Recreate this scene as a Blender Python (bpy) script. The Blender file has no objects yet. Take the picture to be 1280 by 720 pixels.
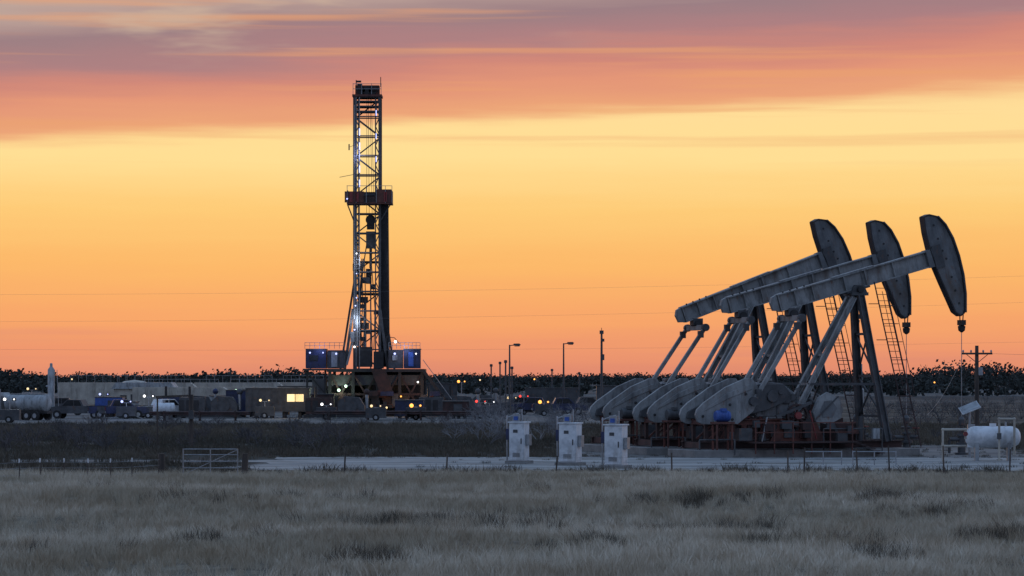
import bpy, bmesh, math, random
import numpy as np
from mathutils import Vector, Matrix
random.seed(7); np.random.seed(7)
S=bpy.context.scene
S.view_settings.view_transform='Standard'; S.view_settings.look='None'; S.view_settings.exposure=0
CAMH=4.0
def lin(r,g,b):
    f=lambda c:(c/255/12.92) if c/255<=.04045 else ((c/255+.055)/1.055)**2.4
    return (f(r),f(g),f(b),1)
def at(u,Y):           # bearing to real X at range Y (m)
    return (u-640)/4000*Y
def zt(v,Y):           # sighted height at range Y
    return CAMH+(470-v)/4000*Y

# ---------------------------------------------------------------- materials
MATS={}
def mat(name,c1,c2=None,rough=.6,metal=0,scale=2.0,emit=None,es=0,bump=0,stretch=(1,1,1),world=False,thr=(.35,.65),grime=None):
    if name in MATS: return MATS[name]
    m=bpy.data.materials.new(name); m.use_nodes=True; nt=m.node_tree; N=nt.nodes; L=nt.links
    p=N['Principled BSDF']; p.inputs['Roughness'].default_value=rough; p.inputs['Metallic'].default_value=metal
    if c2 is None: c2=tuple(x*.6 for x in c1)
    if world:
        g=N.new('ShaderNodeNewGeometry'); vec=g.outputs['Position']
    else:
        g=N.new('ShaderNodeTexCoord'); vec=g.outputs['Object']
    mp=N.new('ShaderNodeMapping'); mp.inputs['Scale'].default_value=stretch; L.new(vec,mp.inputs[0])
    n=N.new('ShaderNodeTexNoise'); n.inputs['Scale'].default_value=scale; n.inputs['Detail'].default_value=6; n.inputs['Roughness'].default_value=.65
    L.new(mp.outputs[0],n.inputs['Vector'])
    r=N.new('ShaderNodeValToRGB'); r.color_ramp.elements[0].position=thr[0]; r.color_ramp.elements[1].position=thr[1]
    r.color_ramp.elements[0].color=(*c2[:3],1); r.color_ramp.elements[1].color=(*c1[:3],1)
    L.new(n.outputs['Fac'],r.inputs[0]); last=r.outputs[0]
    if grime:
        for (gc,gs,gst,lo,hi,amt) in grime:
            mp2=N.new('ShaderNodeMapping'); mp2.inputs['Scale'].default_value=gst; L.new(vec,mp2.inputs[0])
            n2=N.new('ShaderNodeTexNoise'); n2.inputs['Scale'].default_value=gs; n2.inputs['Detail'].default_value=7; n2.inputs['Roughness'].default_value=.7; L.new(mp2.outputs[0],n2.inputs['Vector'])
            mr=N.new('ShaderNodeMapRange'); mr.inputs[1].default_value=lo; mr.inputs[2].default_value=hi; mr.inputs[4].default_value=amt; L.new(n2.outputs['Fac'],mr.inputs[0])
            mx=N.new('ShaderNodeMix'); mx.data_type='RGBA'; L.new(mr.outputs[0],mx.inputs[0]); L.new(last,mx.inputs[6]); mx.inputs[7].default_value=(*gc,1); last=mx.outputs[2]
    L.new(last,p.inputs['Base Color'])
    if bump:
        b=N.new('ShaderNodeBump'); b.inputs['Strength'].default_value=bump; L.new(n.outputs['Fac'],b.inputs['Height']); L.new(b.outputs[0],p.inputs['Normal'])
    if emit:
        p.inputs['Emission Color'].default_value=(*emit,1); p.inputs['Emission Strength'].default_value=es
    MATS[name]=m; return m
GR=[((.09,.065,.05),1.1,(1,1,.35),.5,.68,.75),((.045,.045,.05),2.3,(1.6,1.6,.25),.52,.7,.75),((.16,.068,.035),4.5,(1,1,.5),.58,.68,.7)]
M=dict(
 grey=mat('pump_grey_paint',(.30,.31,.31),(.16,.17,.175),.55,scale=.9,thr=(.35,.62),grime=GR),
 dgrey=mat('dark_grey_paint',(.085,.088,.094),(.04,.042,.046),.6,scale=1.5,grime=GR[2:]),
 head=mat('horsehead_paint',(.18,.19,.20),(.10,.108,.115),.6,scale=1.1,grime=GR),
 black=mat('black_steel',(.028,.028,.032),(.014,.014,.015),.55,scale=2),
 rust=mat('red_oxide_steel',(.17,.058,.042),(.06,.028,.024),.75,scale=1.6),
 drust=mat('dark_rust_steel',(.075,.036,.032),(.028,.02,.019),.75,scale=1.6),
 red=mat('red_paint',(.3,.045,.04),(.15,.03,.03),.5,scale=2),
 blue=mat('blue_paint',(.045,.12,.42),(.03,.07,.25),.45,scale=2),
 dblue=mat('dark_blue_paint',(.025,.035,.10),(.015,.02,.045),.5,scale=2),
 white=mat('white_paint',(.66,.69,.72),(.38,.41,.44),.5,scale=1.4,thr=(.3,.55),grime=[((.2,.17,.13),1.6,(1,1,.4),.52,.7,.65)]),
 galv=mat('galvanised_steel',(.38,.40,.42),(.24,.25,.26),.45,.5,scale=4),
 tan=mat('tan_paint',(.50,.47,.40),(.34,.31,.27),.65,scale=.8,grime=[((.13,.11,.09),1.2,(1,1,.3),.5,.7,.7)]),
 pale=mat('pale_grey_paint',(.40,.43,.45),(.24,.26,.27),.55,scale=1.1,grime=GR[:2]),
 conc=mat('concrete',(.25,.245,.235),(.15,.145,.14),.9,scale=1.5,bump=.2),
 wood=mat('weathered_wood',(.11,.085,.07),(.045,.038,.035),.85,scale=3,stretch=(1,1,.15)),
 glass=mat('dark_glass',(.03,.035,.04),(.02,.02,.02),.1,scale=1),
 wirem=mat('wire_conductor',(.30,.27,.25),(.2,.18,.17),.5,scale=1),
 rubber=mat('rubber',(.025,.025,.025),(.015,.015,.015),.9,scale=3),
 lw=mat('lamp_white',(.9,.9,.9),emit=(.95,.93,.9),es=3),
 lb=mat('lamp_bluewhite',(.8,.8,.9),emit=(.45,.5,1),es=1.7),
 ly=mat('lamp_yellow',(.9,.8,.5),emit=(1,.72,.34),es=1.3),
 lo=mat('lamp_orange',(.9,.5,.2),emit=(1,.38,.06),es=2.4),
 lg=mat('lamp_green',(.7,.9,.7),emit=(.65,1,.7),es=2.0),
 lr=mat('lamp_red',(.9,.1,.1),emit=(1,.06,.04),es=2.2),
)
# ---------------------------------------------------------------- mesh builder
class B:
    def __init__(s): s.v=[];s.f=[];s.m=[];s.names=[]
    def mi(s,m):
        if m not in s.names: s.names.append(m)
        return s.names.index(m)
    def add(s,vs,fs,m):
        o=len(s.v); s.v+= [tuple(x) for x in vs]; k=s.mi(m)
        for f in fs: s.f.append([o+i for i in f]); s.m.append(k)
    def box(s,c,d,m,R=None):
        h=[x/2 for x in d]; vs=[]
        for x in(-1,1):
            for y in(-1,1):
                for z in(-1,1):
                    p=Vector((x*h[0],y*h[1],z*h[2]))
                    if R: p=R@p
                    vs.append(p+Vector(c))
        s.add(vs,[(0,1,3,2),(4,6,7,5),(0,4,5,1),(2,3,7,6),(0,2,6,4),(1,5,7,3)],m)
    def frame(s,p1,p2,up=(0,0,1)):
        a=Vector(p1);b=Vector(p2);d=(b-a);L=d.length;d.normalize();u=Vector(up)
        if abs(d.dot(u))>.97:u=Vector((1,0,0)) if abs(d.x)<.9 else Vector((0,1,0))
        y=u.cross(d).normalized();z=d.cross(y)
        return a,b,L,Matrix((d,y,z)).transposed()
    def bar(s,p1,p2,w,h,m,up=(0,0,1)):
        a,b,L,R=s.frame(p1,p2,up); s.box((a+b)/2,(L,w,h),m,R)
    def ibeam(s,p1,p2,w,h,m,t=.05,up=(0,0,1)):
        a,b,L,R=s.frame(p1,p2,up);c=(a+b)/2;z=R@Vector((0,0,1))
        s.box(c,(L,t,h-2*t),m,R);s.box(c+z*(h/2-t/2),(L,w,t),m,R);s.box(c-z*(h/2-t/2),(L,w,t),m,R)
    def cyl(s,p1,p2,r,m,r2=None,n=12):
        r2=r if r2 is None else r2
        a,b,L,R=s.frame(p1,p2);vs=[]
        for c,rr in((a,r),(b,r2)):
            for i in range(n):
                t=2*math.pi*i/n; vs.append(c+R@Vector((0,math.cos(t)*rr,math.sin(t)*rr)))
        fs=[(i,(i+1)%n,n+(i+1)%n,n+i) for i in range(n)]+[tuple(range(n))[::-1],tuple(range(n,2*n))]
        s.add(vs,fs,m)
    def revolve(s,p1,axis,prof,m,n=20):
        a=Vector(p1);_,_,_,R=s.frame(a,a+Vector(axis));vs=[];fs=[]
        for d,r in prof:
            for i in range(n):
                t=2*math.pi*i/n; vs.append(a+R@Vector((d,math.cos(t)*r,math.sin(t)*r)))
        for k in range(len(prof)-1):
            for i in range(n): fs.append((k*n+i,k*n+(i+1)%n,(k+1)*n+(i+1)%n,(k+1)*n+i))
        fs.append(tuple(range(n))[::-1]);fs.append(tuple(range((len(prof)-1)*n,len(prof)*n)))
        s.add(vs,fs,m)
    def poly(s,pts,y0,y1,m):
        n=len(pts);vs=[(x,y0,z) for x,z in pts]+[(x,y1,z) for x,z in pts]
        s.add(vs,[tuple(range(n)),tuple(range(n,2*n))[::-1]]+[(i,(i+1)%n,n+(i+1)%n,n+i) for i in range(n)],m)
    def sph(s,c,r,m,n=10):
        prof=[(-r*math.cos(math.pi*k/8),max(.002,r*math.sin(math.pi*k/8))) for k in range(9)]
        s.revolve(c,(0,0,1),prof,m,n)
    def tube(s,pts,r,m,n=6):
        for a,b in zip(pts[:-1],pts[1:]): s.cyl(a,b,r,m,n=n)
    def obj(s,name,parent=None,loc=(0,0,0),rot=0,bevel=0,recalc=True):
        me=bpy.data.meshes.new(name);me.from_pydata(s.v,[],s.f)
        for k in s.names: me.materials.append(M[k] if k in M else MATS[k])
        me.polygons.foreach_set('material_index',s.m)
        if recalc:
            bm=bmesh.new();bm.from_mesh(me);bmesh.ops.recalc_face_normals(bm,faces=bm.faces[:]);bm.to_mesh(me);bm.free()
            me.shade_smooth();me.set_sharp_from_angle(angle=math.radians(35))
        o=bpy.data.objects.new(name,me);S.collection.objects.link(o)
        o.location=loc;o.rotation_euler=(0,0,rot)
        if parent:o.parent=parent
        if bevel:
            b=o.modifiers.new('bevel','BEVEL');b.width=bevel;b.segments=2;b.limit_method='ANGLE'
        return o
def empty(name,loc=(0,0,0),rot=0):
    e=bpy.data.objects.new(name,None);e.empty_display_size=.5;S.collection.objects.link(e);e.location=loc;e.rotation_euler=(0,0,rot);return e

# ---------------------------------------------------------------- world sky
W=bpy.data.worlds.new('World');S.world=W;W.use_nodes=True;nt=W.node_tree;N=nt.nodes;L=nt.links;N.clear()
def math_(op,a,b=None,c=None,clamp=False):
    n=N.new('ShaderNodeMath');n.operation=op;n.use_clamp=clamp
    for i,x in enumerate((a,b,c)):
        if x is None: continue
        if isinstance(x,(int,float)): n.inputs[i].default_value=x
        else: L.new(x,n.inputs[i])
    return n.outputs[0]
def sstep(x,a,b):
    n=N.new('ShaderNodeMapRange');n.interpolation_type='SMOOTHSTEP';n.inputs[1].default_value=a;n.inputs[2].default_value=b;L.new(x,n.inputs[0]);return n.outputs[0]
def ramp(x,stops,lo,hi):
    mr=N.new('ShaderNodeMapRange');mr.inputs[1].default_value=lo;mr.inputs[2].default_value=hi;L.new(x,mr.inputs[0])
    r=N.new('ShaderNodeValToRGB');e=r.color_ramp.elements
    while len(e)<len(stops): e.new(.5)
    for k,(p,c) in enumerate(stops): e[k].position=(p-lo)/(hi-lo)
    for k,(p,c) in enumerate(stops): e[k].color=lin(*c)
    L.new(mr.outputs[0],r.inputs[0]);return r.outputs[0]
def mixc(f,a,b):
    n=N.new('ShaderNodeMix');n.data_type='RGBA'
    if isinstance(f,(int,float)): n.inputs[0].default_value=f
    else: L.new(f,n.inputs[0])
    for i,x in((6,a),(7,b)):
        if isinstance(x,tuple): n.inputs[i].default_value=x
        else: L.new(x,n.inputs[i])
    return n.outputs[2]
tc=N.new('ShaderNodeTexCoord');sp=N.new('ShaderNodeSeparateXYZ');L.new(tc.outputs['Generated'],sp.inputs[0])
X,Y,Z=sp.outputs
el=math_('MULTIPLY',math_('ARCSINE',Z),57.2958)
az=math_('MULTIPLY',math_('ARCTAN2',X,Y),57.2958)
def noise(sx,sy,off,detail=4,rough=.55):
    cb=N.new('ShaderNodeCombineXYZ');L.new(math_('MULTIPLY',az,sx),cb.inputs[0]);L.new(math_('MULTIPLY',el,sy),cb.inputs[1]);cb.inputs[2].default_value=off
    n=N.new('ShaderNodeTexNoise');n.inputs['Scale'].default_value=1;n.inputs['Detail'].default_value=detail;n.inputs['Roughness'].default_value=rough
    L.new(cb.outputs[0],n.inputs['Vector']);return math_('SUBTRACT',n.outputs['Fac'],.5)
n1=noise(.10,.9,3.1);n2=noise(.16,2.6,11.7,5,.6);n3=noise(.24,1.3,23.0,4);n4=noise(.07,2.2,57.0,4)
elw=math_('ADD',el,math_('MULTIPLY',n2,.55))
base=ramp(elw,[(0,(222,138,112)),(.45,(236,150,110)),(1.0,(246,165,106)),(2.0,(251,184,106)),(3.0,(253,203,120)),(3.9,(255,222,148)),(4.7,(255,221,152)),(5.6,(246,200,142)),(7,(214,182,150))],0,7)
e2=math_('ADD',math_('SUBTRACT',el,math_('MULTIPLY',az,.055)),math_('ADD',math_('MULTIPLY',n1,.9),math_('MULTIPLY',n2,.5)))
cl=ramp(e2,[(4.4,(242,178,124)),(4.8,(234,160,118)),(5.25,(226,146,118)),(5.6,(206,131,120)),(5.95,(170,123,129)),(6.5,(150,122,131)),(6.95,(182,156,150)),(7.4,(198,176,160)),(8.2,(172,150,148))],4.4,8.2)
mask=math_('MULTIPLY',sstep(e2,4.4,4.85),.95)
col=mixc(mask,base,cl)
st=math_('MULTIPLY',sstep(noise(.09,3.2,41.0,4,.5),.02,.2),math_('MULTIPLY',sstep(el,3.4,4.9),.6))
col=mixc(st,col,lin(234,162,112))
st2=math_('MULTIPLY',sstep(n3,.03,.2),math_('MULTIPLY',sstep(e2,5.7,6.5),.7))
col=mixc(st2,col,lin(206,178,156))
st3=math_('MULTIPLY',sstep(n4,.03,.2),math_('MULTIPLY',sstep(el,1.6,.3),.3))
col=mixc(st3,col,lin(212,136,122))
dome=ramp(el,[(0,(180,160,170)),(10,(184,174,186)),(22,(162,180,208)),(50,(144,174,216)),(90,(132,167,212))],0,90)
col=mixc(sstep(el,7.5,13),col,dome)
anti=ramp(el,[(-5,(110,126,156)),(5,(140,148,174)),(15,(158,168,196)),(40,(144,174,216)),(90,(132,167,212))],-5,90)
front=sstep(math_('COSINE',math_('DIVIDE',az,57.2958)),-.1,.75)
col=mixc(front,anti,col)
col=mixc(sstep(el,-.05,-.6),col,(.03,.035,.045,1))
sky=N.new('ShaderNodeTexSky');sky.sky_type='NISHITA';sky.sun_disc=False;sky.sun_elevation=math.radians(1.5);sky.sun_rotation=math.radians(-6)
bg1=N.new('ShaderNodeBackground');bg1.inputs[1].default_value=.0005;L.new(sky.outputs[0],bg1.inputs[0])
bg2=N.new('ShaderNodeBackground');bg2.inputs[1].default_value=1.0;L.new(col,bg2.inputs[0])
ad=N.new('ShaderNodeAddShader');L.new(bg1.outputs[0],ad.inputs[0]);L.new(bg2.outputs[0],ad.inputs[1])
out=N.new('ShaderNodeOutputWorld');L.new(ad.outputs[0],out.inputs[0])
sd=bpy.data.lights.new('sun','SUN');sd.energy=.12;sd.angle=math.radians(4);sd.color=(1,.6,.32)
so=bpy.data.objects.new('sun',sd);S.collection.objects.link(so)
so.rotation_euler=(math.radians(-88.5),0,math.radians(6))

# ---------------------------------------------------------------- ground
def gz(x,y):
    f=np.clip((130-y)/20,0,1)
    return f*(.16*np.sin(x*.23+y*.11)+.12*np.sin(x*.071-y*.19+2)+.06*np.sin(x*.61+y*.47))
xs=np.unique(np.concatenate([np.linspace(-4000,-120,24),np.linspace(-120,120,97),np.linspace(120,4000,24)]))
ys=np.unique(np.concatenate([np.linspace(-300,20,12),np.linspace(20,140,61),np.linspace(140,400,20),np.linspace(400,9000,30)]))
gx,gy=np.meshgrid(xs,ys);gzz=gz(gx,gy)
vs=np.stack([gx,gy,gzz],-1).reshape(-1,3);nx=len(xs)
fs=[(j*nx+i,j*nx+i+1,(j+1)*nx+i+1,(j+1)*nx+i) for j in range(len(ys)-1) for i in range(nx-1)]
me=bpy.data.meshes.new('ground');me.from_pydata(vs.tolist(),[],fs);me.shade_smooth()
gm=bpy.data.materials.new('prairie_soil');gm.use_nodes=True
n_=gm.node_tree.nodes;l_=gm.node_tree.links
def ground_mat():
    global N,L
    N=n_;L=l_
    g=N.new('ShaderNodeNewGeometry');p=N['Principled BSDF'];p.inputs['Roughness'].default_value=.95
    p.inputs['Specular IOR Level'].default_value=.1
    def nz(scale,st,det=6):
        mp=N.new('ShaderNodeMapping');mp.inputs['Scale'].default_value=st;L.new(g.outputs['Position'],mp.inputs[0])
        n=N.new('ShaderNodeTexNoise');n.inputs['Scale'].default_value=scale;n.inputs['Detail'].default_value=det;n.inputs['Roughness'].default_value=.6;L.new(mp.outputs[0],n.inputs['Vector']);return n.outputs['Fac']
    sp=N.new('ShaderNodeSeparateXYZ');L.new(g.outputs['Position'],sp.inputs[0])
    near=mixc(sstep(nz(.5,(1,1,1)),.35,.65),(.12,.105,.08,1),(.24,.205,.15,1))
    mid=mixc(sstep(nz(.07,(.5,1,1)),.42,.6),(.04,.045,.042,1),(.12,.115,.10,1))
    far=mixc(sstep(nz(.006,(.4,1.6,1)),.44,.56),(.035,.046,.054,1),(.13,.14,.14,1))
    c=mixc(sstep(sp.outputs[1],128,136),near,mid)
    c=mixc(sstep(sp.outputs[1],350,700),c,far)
    c=mixc(math_('MULTIPLY',sstep(nz(3,(1,1,1)),.4,.7),.4),c,(.04,.042,.037,1))
    L.new(c,p.inputs['Base Color'])
ground_mat()
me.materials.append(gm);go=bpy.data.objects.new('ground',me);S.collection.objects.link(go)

mat('gravel',(.36,.36,.345),(.20,.20,.19),.9,scale=.35,world=True,stretch=(.5,1,1),bump=.3,thr=(.38,.6),grime=[((.09,.088,.075),.25,(.45,1.6,1),.5,.62,.8),((.45,.45,.43),.9,(.3,1.5,1),.55,.68,.5)])
mat('caliche',(.18,.18,.172),(.075,.075,.073),.9,scale=.12,world=True,bump=.2)
def pad(name,x0,x1,y0,y1,m,z,j=1.0,n=60):
    pts=[]
    for i in range(n):
        t=2*math.pi*i/n;c,s_=math.cos(t),math.sin(t)
        k=min(1/max(abs(c),abs(s_)),1.32)
        pts.append(((x0+x1)/2+c*k*(x1-x0)/2+random.uniform(-j,j),(y0+y1)/2+s_*k*(y1-y0)/2+random.uniform(-j,j)*.9,z))
    b=B();b.add(pts,[tuple(range(n))],m);return b.obj(name,recalc=False)
pad('gravel_pad',-12,32,135,157,'gravel',.02,1.3)
pad('gravel_pad',3,27,150,184,'caliche',.012,.9)
pad('gravel_pad',-90,14,262,400,'caliche',.012,2.5)
pad('dirt_road',-70,-9.5,148,152.5,'caliche',.008,.5)

# ---------------------------------------------------------------- grass
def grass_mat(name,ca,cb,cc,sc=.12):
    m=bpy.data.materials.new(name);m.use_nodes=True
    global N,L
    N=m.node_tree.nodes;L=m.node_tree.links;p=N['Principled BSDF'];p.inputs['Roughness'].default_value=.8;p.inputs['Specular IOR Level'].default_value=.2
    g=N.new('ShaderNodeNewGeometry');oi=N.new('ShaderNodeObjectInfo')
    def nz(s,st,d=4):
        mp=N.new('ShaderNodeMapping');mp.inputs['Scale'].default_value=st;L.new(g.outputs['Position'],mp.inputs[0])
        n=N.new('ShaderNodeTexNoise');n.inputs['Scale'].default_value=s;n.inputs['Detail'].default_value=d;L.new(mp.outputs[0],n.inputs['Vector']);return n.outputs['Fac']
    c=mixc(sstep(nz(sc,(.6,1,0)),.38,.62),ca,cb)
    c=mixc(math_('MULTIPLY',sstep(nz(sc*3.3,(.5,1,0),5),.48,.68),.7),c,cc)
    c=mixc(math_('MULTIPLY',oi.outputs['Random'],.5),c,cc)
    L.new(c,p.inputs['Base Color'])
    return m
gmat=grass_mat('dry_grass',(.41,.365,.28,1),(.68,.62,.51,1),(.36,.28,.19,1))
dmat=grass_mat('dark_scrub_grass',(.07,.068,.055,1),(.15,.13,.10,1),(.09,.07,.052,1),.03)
def clump(name,nb,h0,h1,rad,w,m,lean=.5):
    vs=[];fs=[]
    for _ in range(nb):
        a=random.uniform(0,6.28);r=rad*math.sqrt(random.random());x,y=r*math.cos(a),r*math.sin(a)
        h=random.uniform(h0,h1);la=random.gauss(.0,1.3);ln=random.uniform(.05,lean)*h;dx,dy=math.cos(la)*ln,math.sin(la)*ln
        fa=random.uniform(0,3.14);wx,wy=math.cos(fa)*w/2,math.sin(fa)*w/2;o=len(vs)
        for t,k in((0,1),(.6,.75)):
            cx=x+dx*t*t;cy=y+dy*t*t;cz=h*t*(1-.15*t)-.03
            vs+=[(cx-wx*k,cy-wy*k,cz),(cx+wx*k,cy+wy*k,cz)]
        vs.append((x+dx*1.1,y+dy*1.1,h*.87))
        fs+=[(o,o+1,o+3,o+2),(o+2,o+3,o+4)]
    me=bpy.data.meshes.new(name);me.from_pydata(vs,[],fs);me.materials.append(m);return bpy.data.objects.new(name,me)
def scatter(name,pts,srcs,s0,s1,tilt=.12,spin=3.14):
    col=bpy.data.collections.new(name+'_sources')
    for o in srcs: col.objects.link(o)
    me=bpy.data.meshes.new(name);me.from_pydata(pts,[],[]);o=bpy.data.objects.new(name,me);S.collection.objects.link(o)
    ng=bpy.data.node_groups.new(name,'GeometryNodeTree')
    ng.interface.new_socket('Geometry',in_out='INPUT',socket_type='NodeSocketGeometry');ng.interface.new_socket('Geometry',in_out='OUTPUT',socket_type='NodeSocketGeometry')
    n=ng.nodes;l=ng.links;gi=n.new('NodeGroupInput');g_o=n.new('NodeGroupOutput')
    ip=n.new('GeometryNodeInstanceOnPoints');ci=n.new('GeometryNodeCollectionInfo');ci.inputs['Collection'].default_value=col;ci.inputs['Separate Children'].default_value=True;ci.inputs['Reset Children'].default_value=True
    ip.inputs['Pick Instance'].default_value=True
    rv=n.new('FunctionNodeRandomValue');rv.data_type='FLOAT_VECTOR';rv.inputs[0].default_value=(-tilt,-tilt,-spin);rv.inputs[1].default_value=(tilt,tilt,spin)
    rs=n.new('FunctionNodeRandomValue');rs.data_type='FLOAT';rs.inputs[2].default_value=s0;rs.inputs[3].default_value=s1;rs.inputs['Seed'].default_value=5
    l.new(gi.outputs[0],ip.inputs['Points']);l.new(ci.outputs[0],ip.inputs['Instance']);l.new(rv.outputs[0],ip.inputs['Rotation']);l.new(rs.outputs[1],ip.inputs['Scale']);l.new(ip.outputs[0],g_o.inputs[0])
    md=o.modifiers.new('scatter','NODES');md.node_group=ng;return o
def field(n,y0,y1,marg,skip=None,patch=None):
    out=[]
    while len(out)<n:
        y=random.uniform(y0,y1);hw=.16*y1*1.0+marg
        x=random.uniform(-hw,hw)
        if abs(x)>.16*y+marg: continue
        if skip and skip(x,y): continue
        if patch and random.random()>patch(x,y): continue
        out.append((x,y,float(gz(x,y))))
    return out
srcs=[clump('grass_clump_%d'%i,30,.12,.44,.19,.013,gmat,.7) for i in range(5)]
pf=lambda x,y:.58+.42*math.sin(x*.5+2*math.sin(y*.21))*math.sin(y*.33+x*.13)
scatter('dry_grass',field(43000,54,127,10,patch=pf),srcs,.5,1.1)
scatter('short_grass',field(4200,126,134.5,14),srcs,.3,.6)
tall=[clump('tall_grass_%d'%i,60,.3,.85,.34,.012,gmat,.6) for i in range(3)]
scatter('tall_grass_tufts',field(1500,54,122,10,patch=lambda x,y:max(.03,math.sin(x*.4+y*.07)*math.sin(y*.27+1))),tall,.4,.95)
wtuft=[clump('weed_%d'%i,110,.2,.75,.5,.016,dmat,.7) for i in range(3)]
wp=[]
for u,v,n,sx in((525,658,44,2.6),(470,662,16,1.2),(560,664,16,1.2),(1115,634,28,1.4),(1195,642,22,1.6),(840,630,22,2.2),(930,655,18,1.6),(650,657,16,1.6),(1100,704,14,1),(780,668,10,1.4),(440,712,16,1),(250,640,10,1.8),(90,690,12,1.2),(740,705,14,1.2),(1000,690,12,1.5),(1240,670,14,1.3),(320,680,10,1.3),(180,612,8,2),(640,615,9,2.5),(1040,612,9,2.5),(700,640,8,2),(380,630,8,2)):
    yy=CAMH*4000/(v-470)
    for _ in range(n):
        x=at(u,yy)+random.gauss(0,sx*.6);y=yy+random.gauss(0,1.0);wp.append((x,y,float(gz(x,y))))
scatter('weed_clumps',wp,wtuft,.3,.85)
onpad=lambda x,y:(-12.5<x<33 and 134<y<158) or (3<x<27 and 150<y<184) or (-71<x<-9 and 147.5<y<153)
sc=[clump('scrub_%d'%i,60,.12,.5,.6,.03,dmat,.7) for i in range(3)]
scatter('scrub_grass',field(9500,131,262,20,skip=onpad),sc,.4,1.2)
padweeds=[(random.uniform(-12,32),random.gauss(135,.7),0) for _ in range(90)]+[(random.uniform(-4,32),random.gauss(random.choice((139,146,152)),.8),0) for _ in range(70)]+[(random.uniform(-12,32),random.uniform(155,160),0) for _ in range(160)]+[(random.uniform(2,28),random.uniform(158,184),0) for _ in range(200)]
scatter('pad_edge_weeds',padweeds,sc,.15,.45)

# ---------------------------------------------------------------- trees / shrubs
mat('foliage_dark',(.038,.046,.04),(.015,.02,.02),.9,scale=.25,world=True)
mat('bark',(.07,.06,.055),(.04,.035,.032),.9,scale=1)
mat('brush_twig',(.12,.105,.105),(.055,.055,.06),.9,scale=.5,world=True)
mat('pale_twig',(.24,.235,.24),(.12,.12,.13),.9,scale=.5,world=True)
def tree_mass(name,lst,leaf=.55,nl=110,m='foliage_dark'):
    b=B()
    for x,y,h,w in lst:
        b.cyl((x,y,0),(x+random.uniform(-.3,.3),y,h*.6),.18,'bark',.08,n=5)
        for _ in range(3):
            b.cyl((x,y,h*.35),(x+random.uniform(-.35,.35)*w,y+random.uniform(-.3,.3)*w,h*.8),.08,'bark',.03,n=4)
        lobes=[(x+random.gauss(0,.28)*w,y+random.gauss(0,.25)*w,h*random.uniform(.18,.82),w*random.uniform(.16,.3)) for _ in range(10)]
        for _ in range(nl):
            lx,ly,lz,lr=random.choice(lobes);d=Vector((random.gauss(0,1),random.gauss(0,1),random.gauss(0,.8))).normalized()*lr*random.uniform(.3,1.05)
            c=Vector((lx,ly,lz))+d;c.z=min(max(c.z,.3),h*1.05);s=leaf*random.uniform(.5,1.3)
            a=Vector((random.gauss(0,1),random.gauss(0,1),random.gauss(0,1))).normalized();e=a.orthogonal().normalized();f=a.cross(e)
            b.add([c-e*s,c+f*s*.7,c+e*s,c-f*s*.7],[(0,1,2,3)],m)
    return b.obj(name,recalc=False)
lst=[]
for _ in range(700):
    y=random.uniform(1350,2300);x=random.uniform(-.2,.2)*y;h=random.uniform(3.0,5.6);lst.append((x,y,h,h*random.uniform(1.5,2.6)))
for _ in range(240):
    y=random.uniform(600,1150);x=random.uniform(-.2,.2)*y;h=random.uniform(1.2,2.9);lst.append((x,y,h,h*random.uniform(1.8,3.4)))
for u0,u1,top,n,Yr in((-30,58,462,18,900),(228,308,462,18,950),(318,402,459,20,950),(400,440,466,8,1000),(60,228,466,18,1100),(1130,1300,453,36,1000),(440,620,467,14,1100),(1000,1140,462,22,1150),(840,1010,466,16,1250),(640,840,468,14,1300)):
    for i in range(n):
        u=random.uniform(u0,u1);y=Yr+random.uniform(-60,60);k=math.sin(math.pi*min(max((u-u0)/(u1-u0),.08),.92));h=(zt(top,y))*(0.66+.36*k)*random.uniform(.8,1.04)
        lst.append((at(u,y),y,h,h*1.4))
tree_mass('distant_tree_line',lst,leaf=.55,nl=115)

def shrub(b,base,h,n=7,m='brush_twig',r=.03):
    def br(p,d,l,r,k):
        q=p+d*l;b.cyl(p,q,r,m,r*.6,n=3)
        if k==0:return
        for _ in range(random.choice((2,3,3))):
            dd=(d+Vector((random.gauss(0,.5),random.gauss(0,.5),random.gauss(.05,.35)))).normalized();br(q,dd,l*random.uniform(.55,.85),r*.62,k-1)
    for _ in range(n):
        d=Vector((random.gauss(0,.55),random.gauss(0,.55),1)).normalized();br(Vector(base),d,h*random.uniform(.25,.38),r,4)
def thicket(name,items,n=5,m='brush_twig'):
    b=B()
    for x,y,h in items: shrub(b,(x,y,-.05),h,n,m)
    return b.obj(name,recalc=False)
def place(u0,u1,v0,v1,n,h0,h1):
    o=[]
    for _ in range(n):
        y=CAMH*4000/(random.uniform(v0,v1)-470);o.append((at(random.uniform(u0,u1),y),y,random.uniform(h0,h1)))
    return o
thicket('bare_brush',place(-30,150,548,566,24,.9,1.7)+place(150,330,545,562,14,.7,1.2)+place(370,430,548,566,9,1.2,2.0))
thicket('bare_brush',place(560,740,533,558,22,1.3,2.8)+place(585,625,535,550,5,2.6,3.4),m='pale_twig',n=4)
thicket('bare_brush',place(1010,1290,512,536,60,1.4,2.8),n=4)
thicket('bare_brush',place(-20,560,531,542,34,.8,1.6)+place(690,900,515,540,18,1,2.2),n=4)
thicket('bare_brush',place(1030,1290,548,560,18,.8,1.5),n=4)

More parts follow.
